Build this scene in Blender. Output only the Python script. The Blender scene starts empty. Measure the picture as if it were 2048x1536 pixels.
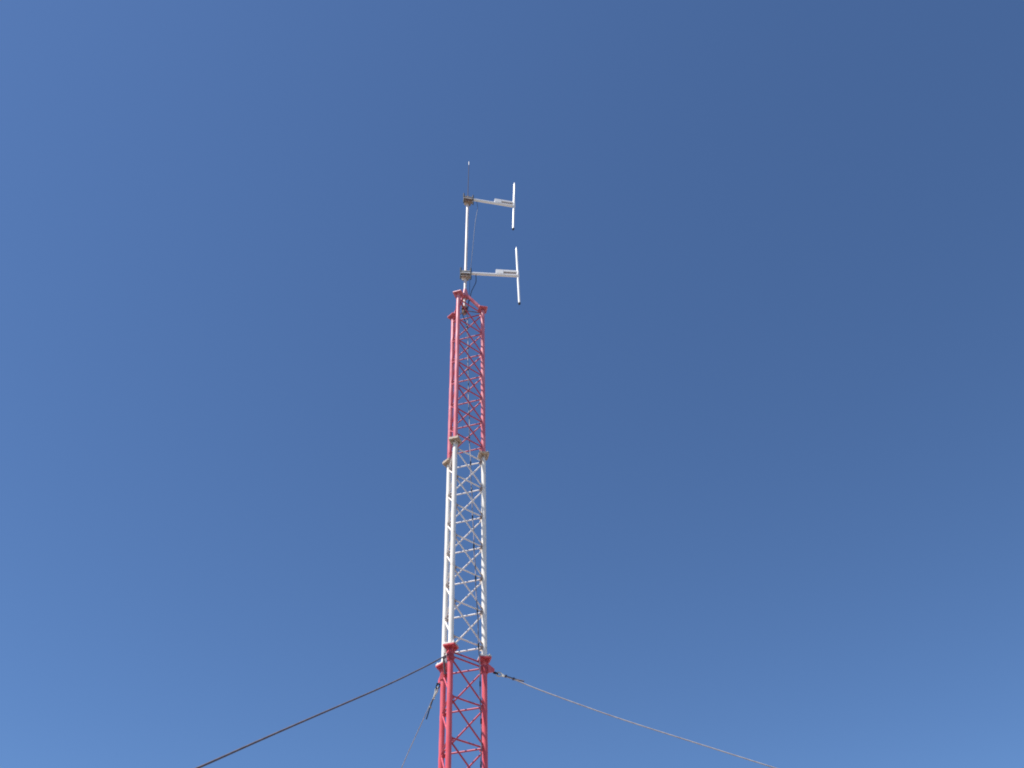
# Guyed red and white lattice mast with two side dipoles, seen from the ground against a clear blue sky.
import bpy, math, random
from mathutils import Vector, Matrix
random.seed(7)
V = Vector
scene = bpy.context.scene
col = scene.collection
rad = math.radians

# ------------------------------------------------------------------ materials
def nt(name):
    m = bpy.data.materials.new(name); m.use_nodes = True
    t = m.node_tree
    return m, t, t.nodes['Principled BSDF']

def metal_paint(name, base, fade, rough, rust=(0.13, 0.045, 0.02), rust_amt=0.9, metallic=0.0, patch=0.35, spec=0.5):
    """Weathered coat: two tones of the coat mixed by stretched noise, rust where the mesh's 'rust' value and noise say so."""
    m, t, b = nt(name)
    N, L = t.nodes, t.links
    tc = N.new('ShaderNodeTexCoord')
    mp = N.new('ShaderNodeMapping'); mp.inputs['Scale'].default_value = (22, 22, 3.5)
    L.new(tc.outputs['Object'], mp.inputs['Vector'])
    n1 = N.new('ShaderNodeTexNoise'); n1.inputs['Scale'].default_value = 1.0; n1.inputs['Detail'].default_value = 5
    L.new(mp.outputs['Vector'], n1.inputs['Vector'])
    r1 = N.new('ShaderNodeValToRGB')
    r1.color_ramp.elements[0].position = 0.38; r1.color_ramp.elements[0].color = (*base, 1)
    r1.color_ramp.elements[1].position = 0.66; r1.color_ramp.elements[1].color = (*fade, 1)
    L.new(n1.outputs['Fac'], r1.inputs['Fac'])
    # rust
    at = N.new('ShaderNodeAttribute'); at.attribute_name = 'rust'
    n2 = N.new('ShaderNodeTexNoise'); n2.inputs['Scale'].default_value = 38; n2.inputs['Detail'].default_value = 6
    L.new(tc.outputs['Object'], n2.inputs['Vector'])
    mm = N.new('ShaderNodeMath'); mm.operation = 'MULTIPLY_ADD'
    L.new(at.outputs['Fac'], mm.inputs[0]); mm.inputs[1].default_value = 0.62
    L.new(n2.outputs['Fac'], mm.inputs[2])
    mr = N.new('ShaderNodeMapRange'); mr.inputs['From Min'].default_value = 0.70; mr.inputs['From Max'].default_value = 0.98
    mr.inputs['To Max'].default_value = rust_amt
    L.new(mm.outputs[0], mr.inputs['Value'])
    mx = N.new('ShaderNodeMix'); mx.data_type = 'RGBA'
    L.new(mr.outputs[0], mx.inputs['Factor']); L.new(r1.outputs['Color'], mx.inputs['A']); mx.inputs['B'].default_value = (*rust, 1)
    L.new(mx.outputs['Result'], b.inputs['Base Color'])
    ro = N.new('ShaderNodeMapRange'); ro.inputs['To Min'].default_value = rough - 0.08; ro.inputs['To Max'].default_value = rough + 0.12
    L.new(n1.outputs['Fac'], ro.inputs['Value']); L.new(ro.outputs[0], b.inputs['Roughness'])
    b.inputs['Metallic'].default_value = metallic
    b.inputs['Specular IOR Level'].default_value = spec
    bp = N.new('ShaderNodeBump'); bp.inputs['Strength'].default_value = 0.25; bp.inputs['Distance'].default_value = 0.002
    L.new(n2.outputs['Fac'], bp.inputs['Height']); L.new(bp.outputs['Normal'], b.inputs['Normal'])
    return m

M = {
    'red':    metal_paint('weathered_red_paint', (0.63, 0.145, 0.175), (0.74, 0.29, 0.325), 0.31, rust=(0.22, 0.015, 0.012), rust_amt=0.7),
    'red_low': metal_paint('bright_red_paint', (0.67, 0.088, 0.105), (0.75, 0.155, 0.175), 0.36, rust=(0.28, 0.015, 0.012), rust_amt=0.7),
    'red_rod': metal_paint('red_paint_on_rods', (0.43, 0.040, 0.072), (0.54, 0.085, 0.12), 0.5, rust=(0.16, 0.012, 0.012), rust_amt=0.8),
    'white':  metal_paint('weathered_white_paint', (0.85, 0.81, 0.745), (0.78, 0.735, 0.65), 0.42, rust=(0.20, 0.09, 0.045)),
    'white_rod': metal_paint('white_paint_on_rods', (0.80, 0.765, 0.74), (0.70, 0.635, 0.59), 0.5, rust=(0.17, 0.075, 0.04)),
    'tan':    metal_paint('grimy_flange_steel', (0.46, 0.35, 0.25), (0.62, 0.52, 0.42), 0.6, rust=(0.22, 0.09, 0.04)),
    'aerial': metal_paint('white_aerial_enamel', (0.86, 0.86, 0.84), (0.80, 0.79, 0.76), 0.3, rust_amt=0.15),
    'pole':   metal_paint('painted_pipe', (0.70, 0.64, 0.62), (0.60, 0.53, 0.50), 0.4, rust=(0.25, 0.12, 0.08), rust_amt=0.8),
    'galv':   metal_paint('galvanised_steel', (0.52, 0.50, 0.44), (0.66, 0.64, 0.57), 0.5, metallic=0.35, rust=(0.16, 0.075, 0.04)),
    'rusty':  metal_paint('rusty_clamp_steel', (0.20, 0.11, 0.065), (0.33, 0.21, 0.13), 0.75, rust=(0.12, 0.035, 0.02)),
    'clamp_steel': metal_paint('weather_stained_clamp', (0.40, 0.34, 0.27), (0.56, 0.51, 0.43), 0.6, metallic=0.15, rust=(0.15, 0.055, 0.03)),
    'bolt':   metal_paint('black_bolt_steel', (0.018, 0.022, 0.032), (0.03, 0.034, 0.042), 0.65, rust_amt=0.2, spec=0.25),
    'rod':    metal_paint('dull_bronze_rod', (0.065, 0.045, 0.045), (0.10, 0.07, 0.065), 0.75, rust_amt=0.5, spec=0.2),
    'slot':   metal_paint('grey_insulator', (0.48, 0.43, 0.45), (0.56, 0.51, 0.52), 0.6, rust_amt=0.2),
    'black':  metal_paint('black_rubber', (0.025, 0.025, 0.03), (0.04, 0.04, 0.045), 0.5, rust_amt=0.0),
    'wire_light': metal_paint('galvanised_strand', (0.50, 0.47, 0.45), (0.36, 0.32, 0.31), 0.45, metallic=0.3, rust=(0.25, 0.14, 0.10), rust_amt=0.6),
    'wire_dark': metal_paint('dark_weathered_strand', (0.075, 0.06, 0.07), (0.12, 0.095, 0.105), 0.6, rust=(0.10, 0.05, 0.04), rust_amt=0.6),
}

def cable_mat():
    m, t, b = nt('cable_jacket_painted_glints')
    N, L = t.nodes, t.links
    tc = N.new('ShaderNodeTexCoord')
    mp = N.new('ShaderNodeMapping'); mp.inputs['Scale'].default_value = (1, 1, 4.5)
    L.new(tc.outputs['Object'], mp.inputs['Vector'])
    n = N.new('ShaderNodeTexNoise'); n.inputs['Scale'].default_value = 1.0; n.inputs['Detail'].default_value = 2
    L.new(mp.outputs['Vector'], n.inputs['Vector'])
    r = N.new('ShaderNodeValToRGB')
    r.color_ramp.elements[0].position = 0.42; r.color_ramp.elements[0].color = (0.07, 0.07, 0.085, 1)
    r.color_ramp.elements[1].position = 0.60; r.color_ramp.elements[1].color = (0.42, 0.39, 0.42, 1)  # pale bands are glints on a dark jacket, put into the colour by noise
    L.new(n.outputs['Fac'], r.inputs['Fac']); L.new(r.outputs['Color'], b.inputs['Base Color'])
    b.inputs['Roughness'].default_value = 0.35
    return m
M['cable'] = cable_mat()

def plain_mat(name, c1, c2, scale, rough, bump=0.3):
    m, t, b = nt(name)
    N, L = t.nodes, t.links
    tc = N.new('ShaderNodeTexCoord')
    n = N.new('ShaderNodeTexNoise'); n.inputs['Scale'].default_value = scale; n.inputs['Detail'].default_value = 8
    L.new(tc.outputs['Object'], n.inputs['Vector'])
    r = N.new('ShaderNodeValToRGB')
    r.color_ramp.elements[0].position = 0.35; r.color_ramp.elements[0].color = (*c1, 1)
    r.color_ramp.elements[1].position = 0.68; r.color_ramp.elements[1].color = (*c2, 1)
    L.new(n.outputs['Fac'], r.inputs['Fac']); L.new(r.outputs['Color'], b.inputs['Base Color'])
    b.inputs['Roughness'].default_value = rough
    bp = N.new('ShaderNodeBump'); bp.inputs['Strength'].default_value = bump
    L.new(n.outputs['Fac'], bp.inputs['Height']); L.new(bp.outputs['Normal'], b.inputs['Normal'])
    return m

# ------------------------------------------------------------------ mesh helper
def basis(d):
    d = d.normalized()
    a = V((0, 0, 1)) if abs(d.z) < 0.9 else V((1, 0, 0))
    x = d.cross(a).normalized(); y = d.cross(x).normalized()
    return x, y

class MB:
    def __init__(s): s.v = []; s.f = []; s.sm = []; s.r = []
    def ring(s, c, x, y, r, n, rust=0.0):
        i0 = len(s.v)
        for k in range(n):
            a = 2 * math.pi * k / n
            s.v.append(c + x * (math.cos(a) * r) + y * (math.sin(a) * r)); s.r.append(rust)
        return i0
    def tube(s, pts, rr, n=12, caps=True, rust=None):
        """a smooth tube through pts; rr one radius or a list; rust a list of values per point"""
        pts = [V(p) for p in pts]
        if not isinstance(rr, (list, tuple)): rr = [rr] * len(pts)
        if rust is None: rust = [0.0] * len(pts)
        x, y = basis(pts[1] - pts[0])
        prev = None
        first = last = None
        for i, p in enumerate(pts):
            d = (pts[min(i + 1, len(pts) - 1)] - pts[max(i - 1, 0)]).normalized()
            x = (x - d * x.dot(d)).normalized(); y = d.cross(x).normalized()
            cur = s.ring(p, x, y, rr[i], n, rust[i])
            if prev is not None:
                for k in range(n):
                    k2 = (k + 1) % n
                    s.f.append((prev + k, prev + k2, cur + k2, cur + k)); s.sm.append(True)
            if i == 0: first = (p, x.copy(), y.copy())
            last = (p, x.copy(), y.copy()); prev = cur
        if caps:
            a = s.ring(first[0], first[1], first[2], rr[0], n, rust[0])
            s.f.append(tuple(a + k for k in reversed(range(n)))); s.sm.append(False)
            a = s.ring(last[0], last[1], last[2], rr[-1], n, rust[-1])
            s.f.append(tuple(a + k for k in range(n))); s.sm.append(False)
    def box(s, c, ax, ay, az, hx, hy, hz, ch=0.0, rust=0.0):
        """box with half sizes along three axes; ch chamfers the four edges that run along az"""
        c = V(c)
        if ch <= 0: prof = [(-hx, -hy), (hx, -hy), (hx, hy), (-hx, hy)]
        else: prof = [(-hx + ch, -hy), (hx - ch, -hy), (hx, -hy + ch), (hx, hy - ch), (hx - ch, hy), (-hx + ch, hy), (-hx, hy - ch), (-hx, -hy + ch)]
        s.prism([c + ax * p[0] + ay * p[1] for p in prof], az, hz, rust)
    def prism(s, prof, az, hz, rust=0.0):
        n = len(prof)
        lo = [V(p) - az * hz for p in prof]; hi = [V(p) + az * hz for p in prof]
        def add(vs):
            i = len(s.v); s.v += vs; s.r += [rust] * len(vs); s.f.append(tuple(range(i, i + len(vs)))); s.sm.append(False)
        add(list(reversed(lo))); add(hi)
        for k in range(n):
            k2 = (k + 1) % n
            add([lo[k], lo[k2], hi[k2], hi[k]])
    def torus(s, c, nrm, R, r, n=20, m=8, a0=0.0, a1=2 * math.pi, start=None):
        nrm = nrm.normalized()
        x, y = basis(nrm)
        if start is not None:
            x = (start - nrm * start.dot(nrm)).normalized(); y = nrm.cross(x)
        pts = [V(c) + x * (math.cos(a0 + (a1 - a0) * k / n) * R) + y * (math.sin(a0 + (a1 - a0) * k / n) * R) for k in range(n + 1)]
        s.tube(pts, r, m)
    def build(s, name, mat, parent=None, origin=None, label=None):
        if origin is None:
            origin = V((0, 0, 0))
            for p in s.v: origin += p
            origin /= len(s.v)
        origin = V(origin)
        me = bpy.data.meshes.new(name)
        me.from_pydata([tuple(p - origin) for p in s.v], [], s.f)
        me.polygons.foreach_set('use_smooth', s.sm)
        at = me.attributes.new('rust', 'FLOAT', 'POINT')
        at.data.foreach_set('value', s.r)
        me.materials.append(mat); me.update()
        o = bpy.data.objects.new(name, me); col.objects.link(o)
        if parent is None: o.location = origin
        else:
            o.parent = parent; o.location = origin - WORLD[parent.name]
        WORLD[o.name] = origin
        if label: o['label'] = label
        return o

WORLD = {}
def empty(name, loc, parent=None):
    o = bpy.data.objects.new(name, None); col.objects.link(o)
    o.empty_display_size = 0.2
    loc = V(loc); WORLD[o.name] = loc
    if parent is None: o.location = loc
    else: o.parent = parent; o.location = loc - WORLD[parent.name]
    return o
def tag(o, label, cat, group=None):
    o['label'] = label; o['category'] = cat
    if group: o['group'] = group
    return o

# ------------------------------------------------------------------ the mast
Z = V((0, 0, 1))
SIDE = 0.5043; R = SIDE / math.sqrt(3)
PHI = rad(-20.7)
LEG_R = 0.0315
PITCH = 0.45748; NODE0 = 0.1231
LV = [6.383, 9.383, 12.383]           # flange levels
def radial(i):
    a = PHI + i * 2 * math.pi / 3
    return V((math.sin(a), -math.cos(a), 0))
def leg_at(i, z): return radial(i) * R + Z * z
def bolt(mb, p, r=0.009, h=0.012):
    mb.tube([V(p) - Z * h, V(p) + Z * h], r, 6)

mast = empty('lattice_mast', (0, 0, 0.0))
tag(mast, 'tall three-legged red and white banded lattice mast held by guy wires', 'radio mast')

def gusset(mb, i, z, sgn, rust=0.5, size=1.0):
    """stiffeners between the flange plate and the leg"""
    for k in range(4):
        d = Matrix.Rotation(k * math.pi / 2 + math.pi / 4, 3, 'Z') @ radial(i)
        t = Z.cross(d)
        c = leg_at(i, z)
        a = c + d * (LEG_R - 0.004); b = c + d * (0.078 * size)
        e = c + d * (LEG_R - 0.004) + Z * (sgn * 0.085 * size)
        mb.prism([a, b, b + Z * (sgn * 0.012), e], t, 0.004, rust)

def section(ztop, zlen, paint, rodpaint, flange_top, flange_bot, label, rust_nodes, top_gusset=True, plate=0.072):
    sec = empty('mast_section', (0, 0, ztop - zlen), mast)
    sec['label'] = label
    # legs, with weld collars at the nodes
    for i in range(3):
        mb = MB()
        zs = [ztop - 0.012, ztop - 0.05]
        ru = [0.9, 0.15]
        for j in range(7):
            zn = ztop - NODE0 - j * PITCH
            zs += [zn + 0.09, zn + 0.035, zn, zn - 0.035, zn - 0.09]
            q = rust_nodes * random.uniform(0.1, 0.6)
            ru += [0, q * .6, q, q * .6, 0]
        zs += [ztop - zlen + 0.013]; ru += [0.6]
        wob = [(random.uniform(-.0012, .0012), random.uniform(-.0012, .0012)) for _ in zs]
        mb.tube([leg_at(i, z) + V((w[0], w[1], 0)) for z, w in zip(zs, wob)], LEG_R, 20, rust=ru)
        # small gusset plates welded where the rods meet the leg
        for j in range(7):
            zn = ztop - NODE0 - j * PITCH
            for o in (1, 2):
                d = (leg_at((i + o) % 3, 0) - leg_at(i, 0)).normalized()
                t = d.cross(Z)
                c = leg_at(i, zn)
                s0 = 0.034
                mb.prism([c + d * 0.027 + Z * 0.034, c + d * 0.027 - Z * 0.040, c + d * (0.027 + s0) - Z * 0.022, c + d * (0.027 + s0) + Z * 0.010], t, 0.003, rust_nodes)
        mb.build('leg', paint, sec, leg_at(i, ztop - zlen / 2))
    # horizontal struts and the spiral of diagonals
    for j in range(7):
        zn = ztop - NODE0 - j * PITCH
        for i in range(3):
            a, b = leg_at(i, zn), leg_at((i + 1) % 3, zn)
            d = (b - a).normalized()
            def rodmesh(a, b, r):
                d = (b - a); L = d.length; d.normalize()
                sag = V((random.uniform(-1, 1), random.uniform(-1, 1), random.uniform(-1, 1))) * 0.0035
                pts, ru = [], []
                for k in range(9):
                    t = k / 8
                    pts.append(a + d * (0.024 + (L - 0.048) * t) + sag * math.sin(math.pi * t))
                    e = min(t, 1 - t)
                    ru.append(rust_nodes * max(0, 1 - e / 0.16) + 0.12 * random.random())
                mb = MB(); mb.tube(pts, r, 10, rust=ru)
                return mb
            rodmesh(a + Z * 0.006, b + Z * 0.006, 0.0098).build('horizontal_strut', rodpaint, sec)
            if j < 6:
                rodmesh(a - Z * 0.012, leg_at((i + 1) % 3, zn - PITCH) + Z * 0.014, 0.0098).build('diagonal_brace', rodpaint, sec)
    # flanges: a square plate on each leg end, with bolts
    for i in range(3):
        rd = radial(i); td = Z.cross(rd)
        mb = MB()
        c = leg_at(i, ztop - 0.0085)
        mb.box(c, rd, td, Z, plate, plate, 0.0075, 0.008, 0.35)
        if top_gusset: gusset(mb, i, ztop - 0.016, -1)
        for sx in (-1, 1):
            for sy in (-1, 1): bolt(mb, leg_at(i, ztop - 0.026) + rd * (sx * 0.052) + td * (sy * 0.052))
        mb.build('flange', flange_top[0], sec, leg_at(i, ztop), label=flange_top[1])
        mb = MB()
        c = leg_at(i, ztop - zlen + 0.0085)
        mb.box(c, rd, td, Z, plate, plate, 0.0075, 0.008, 0.35)
        for sx in (-1, 1):
            for sy in (-1, 1): bolt(mb, leg_at(i, ztop - zlen + 0.026) + rd * (sx * 0.052) + td * (sy * 0.052))
        mb.build('flange', flange_bot[0], sec, leg_at(i, ztop - zlen), label=flange_bot[1])
    return sec

section(LV[2], 3.0, M['red'], M['red_rod'], (M['red'], 'red square flange plate at the mast top'), (M['tan'], 'grimy tan flange plate'),
        'uppermost lattice section in faded red paint', 0.45)
section(LV[1], 3.0, M['white'], M['white_rod'], (M['tan'], 'grimy tan flange plate'), (M['white'], 'white flange plate'),
        'middle lattice section in white paint with rust at the joints', 0.75)
sec_low = section(LV[0], 3.0, M['red_low'], M['red_rod'], (M['red_low'], 'red flange plate with dark stiffeners'), (M['red_low'], 'red flange plate'),
        'lower lattice section in bright red paint where the guy wires attach', 0.35)

# lowest section and its plinth stand below the picture
def base_section():
    mb = MB(); zt, zb = 3.383, 0.385
    for i in range(3):
        mb.tube([leg_at(i, zt - 0.013), leg_at(i, zb)], LEG_R, 14)
        for j in range(7):
            zn = zt - NODE0 - j * PITCH
            a, b = leg_at(i, zn), leg_at((i + 1) % 3, zn); d = (b - a).normalized()
            mb.tube([a + d * .02, b - d * .02], 0.0088, 6)
            if j < 6:
                b2 = leg_at((i + 1) % 3, zn - PITCH); d = (b2 - a).normalized()
                mb.tube([a + d * .02 - Z * .012, b2 - d * .02 + Z * .012], 0.0088, 6)
        rd = radial(i); td = Z.cross(rd)
        mb.box(leg_at(i, zt - 0.0085), rd, td, Z, .072, .072, .0075, .008)
    return mb
base_section().build('mast_section', M['white'], mast, label='lowest lattice section in white paint')
mb = MB(); mb.box((0, 0, 0.19), V((1, 0, 0)), V((0, 1, 0)), Z, .6, .6, .192, 0.03)
mb.build('plinth', plain_mat('cast_concrete', (0.26, 0.25, 0.23), (0.38, 0.37, 0.34), 9, 0.9), mast)

# guy collar: flat bar between the two front legs, ring and ear on every leg
def guy_ear(i, az):
    mb = MB(); d = V((math.sin(rad(az)), -math.cos(rad(az)), 0)); t = Z.cross(d)
    c = leg_at(i, 6.243)
    mb.tube([c + Z * .040, c - Z * .040], 0.041, 18, rust=[.8, .8])
    mb.prism([c + d * .035 + Z * .075, c + d * .06 + Z * .060, c + d * .118 + Z * .002, c + d * .112 - Z * .030, c + d * .035 - Z * .038], t, 0.005, 0.0)
    return mb.build('guy_lug', M['red_low'], mast, c, label='red collar with a pointed ear for a guy wire')
AZ = {0: -22, 1: 80, 2: 211}
for i in AZ: guy_ear(i, AZ[i])
a, b = leg_at(0, 6.318), leg_at(1, 6.318); d = (b - a).normalized()
mb = MB(); mb.tube([a + d * .026, (a + b) / 2 + Z * .001, b - d * .026], 0.0095, 10, rust=[.6, .1, .6])
mb.build('cross_bar', M['red_rod'], mast, label='extra cross rod between the front legs at the guy level')

# top pyramid that holds the pole
def pole_at(z): return V(((z - 12.75) * 0.0105, 0, z))
for i in range(3):
    rd = radial(i); td = Z.cross(rd)
    a = rd * (R - .035) + Z * 12.403
    b = pole_at(12.665) + rd * 0.020
    d = (b - a).normalized(); n = td.cross(d)
    mb = MB()
    mb.box((a + b) / 2, d, td, n, (b - a).length / 2, 0.020, 0.020, 0.004, .1)
    mb.prism([leg_at(i, 12.392) - rd * .062, leg_at(i, 12.392) - rd * .0, leg_at(i, 12.398) - rd * .01, leg_at(i, 12.440) - rd * .062], td, 0.006, .3)
    mb.build('top_strut', M['red'], mast)
    mb = MB()                                         # fin beside the pole
    p = pole_at(12.66)
    mb.prism([p + rd * .022 - Z * .05, p + rd * .060 - Z * .05, p + rd * .055 + Z * .01, p + rd * .028 + Z * .15], td, 0.004, .2)
    mb.build('hub_fin', M['red'], mast)
mb = MB()
mb.tube([pole_at(12.56), pole_at(12.59), pole_at(12.78)], 0.032, 18, rust=[.8, .3, .0])
mb.tube([pole_at(12.585), pole_at(12.607)], 0.054, 18, rust=[.5, .5])
mb.build('hub', M['red'], mast)
# lower pole clamp with its two cross members
mb = MB()
for q in (-1, 1):
    a, b = leg_at(0, 12.30), leg_at(1, 12.30); c = leg_at(2, 12.30)
mb.box(pole_at(12.33), V((1, 0, 0)), V((0, 1, 0)), Z, 0.045, 0.045, 0.022, 0.012, .8)
mb.box(pole_at(12.25), V((1, 0, 0)), V((0, 1, 0)), Z, 0.040, 0.040, 0.016, 0.012, .8)
for i in range(3):
    mb.tube([pole_at(12.29) + radial(i) * .03, leg_at(i, 12.285) - radial(i) * .028], 0.007, 8, rust=[.6, .6])
mb.build('pole_clamp', M['rusty'], mast, pole_at(12.29), label='rusty brown clamp holding the foot of the white pole')

# ------------------------------------------------------------------ the pole and the rod above it
mb = MB()
zs = [12.20, 12.45, 12.8, 13.3, 13.9, 14.5, 15.0, 15.345]
mb.tube([pole_at(z) for z in zs], 0.0242, 20, rust=[.9, .7, .25, .15, .05, .1, .3, .8])
mb.tube([pole_at(15.335), pole_at(15.352)], 0.0262, 18, rust=[.5, .5])
pole = mb.build('antenna_pole', M['pole'], None, pole_at(12.20))
tag(pole, 'white pipe standing on the mast top and carrying both side aerials', 'pole')

rod = empty('lightning_rod', pole_at(15.35))
tag(rod, 'thin dark lightning rod, the highest point above the white pole', 'lightning rod')
mb = MB()
mb.tube([pole_at(15.352), pole_at(15.40), pole_at(15.9), pole_at(16.40)], [0.0085, 0.0062, 0.0055, 0.0048], 8, rust=[.6, .3, .2, .2])
mb.tube([pole_at(15.353), pole_at(15.385)], 0.014, 12)
mb.build('rod', M['rod'], rod)
mb = MB()
mb.tube([pole_at(16.395), pole_at(16.42), pole_at(16.50), pole_at(16.53)], [0.0052, 0.0055, 0.0038, 0.001], 8)
mb.build('tip', M['galv'], rod)

# ------------------------------------------------------------------ dipole aerials
def dipole(zc, az, dx, tilt, label, clamp_mat, roll=0.0):
    """boom along the local x axis, az degrees from the world x axis; tilt leans the element, as in the photo"""
    o = pole_at(zc)
    bx = V((math.cos(rad(az)), math.sin(rad(az)), 0)); by = Z.cross(bx)
    root = empty('dipole_antenna', o); tag(root, label, 'antenna', 'side-mounted dipoles on the white pole')
    off = by * -0.050                                 # the boom runs in front of the pole
    P = lambda x, y, z: o + off + bx * x + by * y + Z * z
    mb = MB(); mb.tube([P(-.075, 0, 0), P(dx * .5, 0, 0), P(dx - .02, 0, 0)], 0.0255, 18, rust=[.4, .1, 0])
    mb.tube([P(dx - .06, 0, 0), P(dx - .022, 0, 0)], 0.026, 18)
    mb.build('boom', M['aerial'], root)
    # matching box and the slotted arm above the boom
    x0, x1 = dx * .575, dx * .722
    mb = MB()
    mb.box(P((x0 + x1) / 2, 0, .066), bx, Z, by, (x1 - x0) / 2, 0.047, 0.026, 0.004)
    mb.build('matching_box', M['aerial'], root)
    mb = MB()
    mb.box(P((x1 + dx - .018) / 2 + .001, 0, .093), bx, Z, by, (dx - .018 - x1) / 2, 0.0205, 0.0245, 0.004)
    mb.build('upper_arm', M['aerial'], root)
    mb = MB()
    mb.box(P((x1 + dx - .02) / 2, .014, .048), bx, Z, by, (dx - .02 - x1) / 2, 0.026, 0.006, 0.0)
    mb.tube([P(x1 - .004, -.008, .040), P(dx - .019, -.008, .040)], 0.0075, 10, rust=[.9, .4])
    mb.build('slot_plate', M['slot'], root, label='grey plate seen in the slot between boom and arm')
    # radiating element
    u = (Z * math.cos(rad(tilt)) + bx * math.sin(rad(tilt))).normalized()
    c = P(dx, 0, 0.02)
    mb = MB()
    mb.tube([c - u * .69, c - u * .4, c, c + u * .4, c + u * .655], 0.0190, 18)
    el = mb.build('dipole_element', M['aerial'], root, c)
    mb = MB(); mb.tube([c + u * .655, c + u * .665, c + u * .745], [0.0193, 0.0190, 0.004], 16)
    mb.build('pointed_cap', M['aerial'], el)
    mb = MB(); mb.tube([c - u * .722, c - u * .715, c - u * .688], [0.016, 0.0197, 0.0202], 16)
    mb.build('end_cap', M['black'], el)
    mb = MB(); mb.tube([c - u * .045, c - u * .04, c + u * .085, c + u * .09], [.0225, .0255, .0255, .0225], 16)
    mb.build('junction_sleeve', M['aerial'], el)
    # clamp to the pole
    cl = MB()
    po = o - off * 0
    Q = lambda x, y, z: o + bx * x + by * y + Z * z
    cl.box(Q(0, -.0260, -.024), bx, Z, by, .080, .082, .004, .012, .4)         # plate behind the boom
    cl.box(Q(0, .0300, -.040), bx, Z, by, .060, .050, .005, .012, .5)          # plate behind the pole
    cl.box(Q(0, -.0560, -.030), bx, by, Z, .090, .026, .005, .004, .5)         # saddle under the boom
    cl.box(Q(0, -.0560, .0290), bx, by, Z, .090, .026, .004, .004, .3)         # strap over the boom
    cl.box(Q(0, -.0540, -.096), bx, by, Z, .074, .024, .005, .004, .6)         # lower shelf
    cl.box(Q(.0, -.0540, -.063), bx, by, Z, .040, .020, .026, .008, .8)
    for s in (-1, 1):
        for z in (-.078, -.002):                       # saddle bolts round the pole
            cl.tube([Q(s * .036, -.045, z), Q(s * .036, .045, z)], 0.006, 8)
    cl.build('clamp', clamp_mat, root, o)
    for s in (-1, 1):
        b = MB(); jz = random.uniform(-.008, .008); sx = s * .084
        b.tube([Q(sx, -.070, -.172 + jz), Q(sx, -.070, .112 + jz)], 0.0115, 8)
        b.tube([Q(sx, -.070, -.131), Q(sx, -.070, -.102)], 0.0155, 6)
        b.tube([Q(sx, -.070, .034), Q(sx, -.070, .062)], 0.0155, 6)
        b.build('bolt', M['bolt'], root)
    return root, P

low, PL = dipole(13.150, 2.4, 0.872, -0.3, 'lower white dipole on the pole, its boom level just above the red mast top', M['galv'])
upp, PU = dipole(15.232, 9.4, 0.850, 2.6, 'upper white dipole at the pole head, its boom slanting beside the lightning rod', M['clamp_steel'])

# ------------------------------------------------------------------ cables
def spline(pts, n=8):
    pts = [V(p) for p in pts]; out = []
    q = [pts[0] * 2 - pts[1]] + pts + [pts[-1] * 2 - pts[-2]]
    for i in range(1, len(q) - 2):
        p0, p1, p2, p3 = q[i - 1:i + 3]
        for k in range(n):
            t = k / n
            out.append(0.5 * ((2 * p1) + (-p0 + p2) * t + (2 * p0 - 5 * p1 + 4 * p2 - p3) * t * t + (-p0 + 3 * p1 - 3 * p2 + p3) * t ** 3))
    out.append(pts[-1]); return out

# main feeder: runs down inside the lattice towards the right leg
cab = empty('feeder_cable', (0.045, 0.0, 12.2))
tag(cab, 'pale feeder cable hanging down inside the lattice mast', 'cable')
mp = [(0.052, .02, 12.42), (0.047, 0.01, 11.9), (0.059, 0, 11.4), (.066, 0, 10.8), (0.082, -0.008, 10.175), (0.095, -0.019, 9.6), (0.112, -0.029, 9.09), (0.128, -0.037, 8.65), (0.147, -0.046, 8.2), (0.163, -0.048, 7.8), (0.181, -0.048, 7.39), (0.206, -0.048, 6.85),
      (0.223, -0.048, 6.406), (0.239, -0.048, 5.869), (0.244, -0.048, 5.3), (0.243, -0.048, 4.4), (0.240, -0.048, 3.2), (.23, 0, 1.8), (.22, 0, 0.39)]
pts = spline(mp, 10)
for k, p in enumerate(pts):
    if 4 < k < len(pts) - 4: p += V((math.sin(k * .47) * .0035, math.cos(k * .31) * .003, 0))
mb = MB(); mb.tube(pts, 0.0068, 10); mb.build('cable', M['cable'], cab)
for j in range(17):
    z = 11.9 - .45 * j
    p = min(pts, key=lambda q: abs(q.z - z))
    mb = MB(); mb.tube([p + Z * .03, p + Z * .028, p - Z * .028, p - Z * .03], [.0075, .010, .010, .0075], 10)
    mb.build('cable_tie', M['black'], cab)

lead = MB()
lead.tube(spline([PU(.16, .01, -.02), PU(.172, .03, -.07), (.205, -.03, 14.99), (.182, -.03, 14.75), (.159, -.03, 14.488), (.134, -.03, 14.06), (.11, -.02, 13.65), (.092, .0, 13.35), (.078, .035, 13.1), (.075, .03, 12.85), (.060, .03, 12.6), (.052, .02, 12.40)], 10), 0.0036, 8)
o = lead.build('coax_lead', M['black'], None)
tag(o, 'long thin black coax lead from the upper dipole beside the white pole', 'cable')
lead = MB()
lead.tube(spline([PL(.17, .01, -.02), PL(.172, .0, -.06), (.178, -.0, 12.99), (.14, 0, 12.86), (.106, 0, 12.751), (.085, .03, 12.64), (.062, .03, 12.50), (.050, .01, 12.36), (-.0, -.08, 12.22), (-.03, -.09, 12.10), (.02, -.02, 11.98), (.047, .0, 11.85)], 10), 0.0062, 8)
o = lead.build('coax_lead', M['black'], None)
tag(o, 'short black coax lead looping from the lower dipole into the mast top', 'cable')

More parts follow.
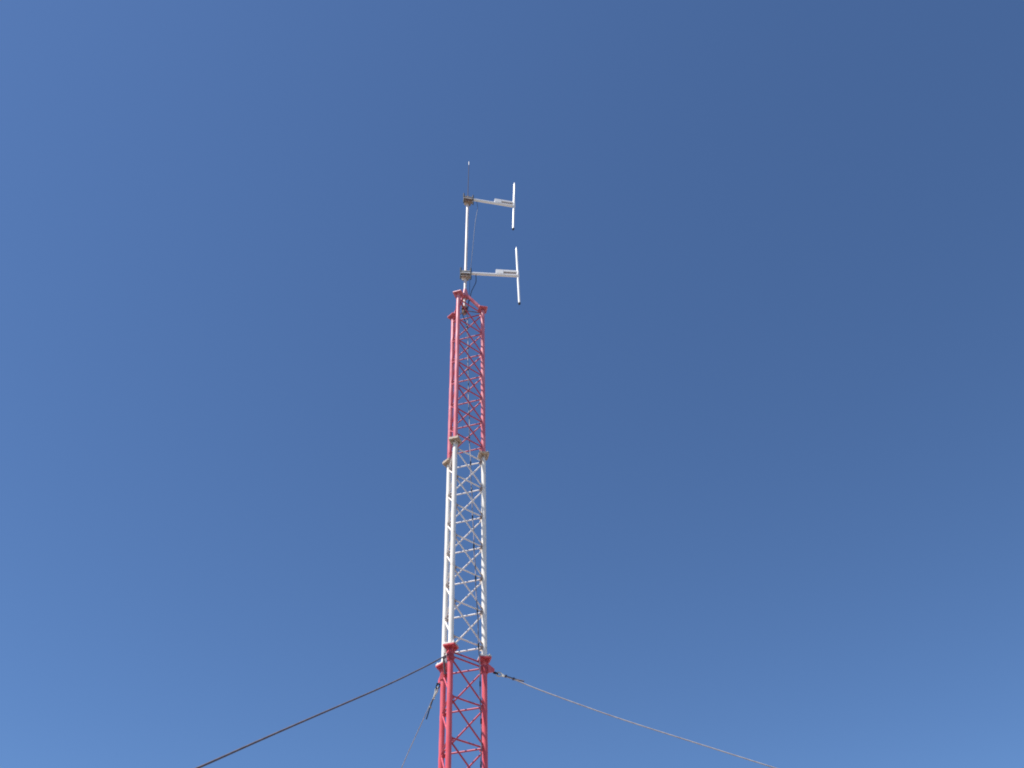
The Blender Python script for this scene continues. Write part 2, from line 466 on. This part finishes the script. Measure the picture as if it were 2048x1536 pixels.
# ------------------------------------------------------------------ guy wires
def guy(i, l, prof, label, wmat, wr, tail_up, hw, clips=(.035, .10, .17), fit=1.0):
    """prof: (distance, height) pairs along the wire from its lug; hw = size of the end fittings"""
    d = V((math.sin(rad(AZ[i])), -math.cos(rad(AZ[i])), 0)); l = V(l)
    root = empty('guy_wire', l); tag(root, label, 'guy wire', 'guy wires staying the mast')
    W = lambda r, z: l + d * r + Z * (z - l.z)
    pts = [W(r, z) for r, z in prof]
    # run on to the ground at the same slope, easing a little
    s1 = (prof[-2][1] - prof[-1][1]) / (prof[-1][0] - prof[-2][0])
    r, z = prof[-1]
    while z > 0.0:
        s1 *= .985; r += .8; z -= .8 * s1; pts.append(W(r, max(z, -.05)))
    dd = (pts[1] - pts[0]).normalized(); side = Z.cross(d)
    up = side.cross(dd); up = up if up.z > 0 else -up
    # shackle: a U whose bow holds the thimble, with its pin through the ear
    sh = MB(); c = l + dd * .012 * hw; up = -up if tail_up < 0 else up
    sh.tube([c + side * .016 * hw, c + side * .019 * hw + dd * .025 * hw, c + side * .012 * hw + dd * .05 * hw, c + dd * .058 * hw,
             c - side * .012 * hw + dd * .05 * hw, c - side * .019 * hw + dd * .025 * hw, c - side * .016 * hw], .0075 * hw, 10)
    sh.tube([c - side * .027 * hw, c + side * .027 * hw], .008 * hw, 10)
    sh.build('shackle', M['bolt'], root)
    th = MB(); q = l + dd * .085 * hw
    loop = []
    for k in range(17):
        a = math.pi * (0.15 + 1.7 * k / 16)
        rr = .024 * hw
        loop.append(q + dd * (math.cos(a) * rr * 1.35) + up * (math.sin(a) * rr))
    loop = [q + dd * .075 * hw + up * .005] + loop + [q + dd * .075 * hw - up * .005]
    th.tube(loop, .0085 * hw, 10)
    th.build('thimble', M['galv'], root)
    start = q + dd * .06 * hw
    pts = spline([start] + pts[1:], 8)
    w = MB(); w.tube(pts, wr, 10, rust=[.5 * random.random() for _ in pts]); w.build('cable', wmat, root)
    # the turned-back end of the wire, clipped to it
    tl = MB()
    e = [start + up * .004]
    for t, u in ((.05, .010), (.10, .011), (.16, .012), (.21, abs(tail_up) * .5 + .012), (.26, abs(tail_up) + .012)):
        e.append(start + dd * t * hw + up * u + side * .006)
    tl.tube(spline(e, 4), [wr * (.95 + .5 * min(1, k / 14)) for k in range(len(spline(e, 4)))], 8); tl.build('cable_tail', M['bolt'] if i == 2 else M['wire_dark'], root)
    for t in clips:
        cl = MB(); p = start + dd * t * hw + up * .006
        cl.box(p, dd, up, side, .008, .014, .008, .003, .5)
        cl.tube([p - dd * .006 - up * .018, p - dd * .006 + up * .018], .003, 6)
        cl.tube([p + dd * .006 - up * .018, p + dd * .006 + up * .018], .003, 6)
        cl.build('wire_clip', M['galv'] if i == 2 else M['wire_dark'], root)
    return root

guy(1, (0.380, 0.062, 6.228), [(0, 6.228), (.274, 6.103), (.521, 5.976), (1.0, 5.752), (1.464, 5.545), (2.204, 5.238), (2.92, 4.943)],
    'pale guy wire running off to the right from the red mast', M['wire_light'], .0062, .010, .95, (.03, .13))
guy(0, (-0.131, -0.346, 6.243), [(0, 6.243), (.146, 6.145), (.7, 5.77), (1.548, 5.216), (2.756, 4.455), (3.36, 4.072), (3.935, 3.705)],
    'thick dark guy wire crossing in front of the mast toward the lower left', M['wire_dark'], .0076, -.16, .55, (.05,))
guy(2, (-0.234, 0.286, 6.200), [(0, 6.200), (.072, 6.118), (.264, 5.960), (.462, 5.800), (.692, 5.609), (.822, 5.49)],
    'short steep guy wire dropping away behind the left mast leg', M['wire_light'], .0048, -.012, 1.05, (.03, .13))

# ------------------------------------------------------------------ ground
me = bpy.data.meshes.new('ground')
g = []; f = []
rings = [0.0, 4, 10, 25, 60, 150, 400, 1200, 4000]
g.append((0, 0, 0))
n = 48
for r_ in rings[1:]:
    for k in range(n):
        a = 2 * math.pi * k / n; g.append((r_ * math.cos(a), r_ * math.sin(a), 0))
for k in range(n): f.append((0, 1 + k, 1 + (k + 1) % n))
for j in range(len(rings) - 2):
    for k in range(n):
        a = 1 + j * n + k; b = 1 + j * n + (k + 1) % n
        f.append((a, a + n, b + n, b))
me.from_pydata(g, [], f); me.materials.append(plain_mat('dry_earth', (0.16, 0.14, 0.12), (0.25, 0.22, 0.19), 1.5, 0.95))
gr = bpy.data.objects.new('ground', me); col.objects.link(gr); gr['kind'] = 'structure'

# ------------------------------------------------------------------ light
SUN_EL, SUN_AZ = 61.0, -113.0          # azimuth clockwise from +Y; the camera looks along +Y
sd = V((math.sin(rad(SUN_AZ)) * math.cos(rad(SUN_EL)), math.cos(rad(SUN_AZ)) * math.cos(rad(SUN_EL)), math.sin(rad(SUN_EL))))
li = bpy.data.lights.new('sun', 'SUN'); li.energy = 5.0; li.angle = rad(0.5); li.color = (1.0, 0.955, 0.90)
so = bpy.data.objects.new('sun', li); col.objects.link(so)
so.rotation_euler = (-sd).to_track_quat('-Z', 'Y').to_euler(); so.location = sd * 60

w = bpy.data.worlds.new('World'); scene.world = w; w.use_nodes = True
t = w.node_tree; bg = t.nodes['Background']
sky = t.nodes.new('ShaderNodeTexSky'); sky.sky_type = 'NISHITA'; sky.sun_disc = False
sky.sun_elevation = rad(SUN_EL); sky.sun_rotation = rad(SUN_AZ)
sky.altitude = 3000; sky.air_density = 1.35; sky.dust_density = 1.0; sky.ozone_density = 10.0
t.links.new(sky.outputs['Color'], bg.inputs['Color'])
bg.inputs['Strength'].default_value = 0.086

# ------------------------------------------------------------------ camera
F_PX = 1802.8; PITCHC = rad(42.82); ROLL = rad(2.017); YAW = rad(4.187)
Rt = V((math.cos(YAW), -math.sin(YAW), 0)); Fh = V((math.sin(YAW), math.cos(YAW), 0))
fw = Fh * math.cos(PITCHC) + Z * math.sin(PITCHC); up = Z * math.cos(PITCHC) - Fh * math.sin(PITCHC)
R2 = Rt * math.cos(ROLL) - up * math.sin(ROLL); U2 = Rt * math.sin(ROLL) + up * math.cos(ROLL)
cd = bpy.data.cameras.new('camera'); cam = bpy.data.objects.new('camera', cd); col.objects.link(cam)
m = Matrix((R2, U2, -fw)).transposed().to_4x4(); m.translation = V((0, -9.7927, 1.6))
cam.matrix_world = m
cd.sensor_width = 36; cd.lens = 36 * F_PX / 2048; cd.clip_end = 10000; cd.clip_start = 0.05
scene.camera = cam
scene.cycles.filter_width = 1.9

scene.view_settings.view_transform = 'Standard'; scene.view_settings.look = 'None'
scene.view_settings.exposure = 0.62; scene.view_settings.gamma = 1.0
scene.view_settings.use_curve_mapping = False
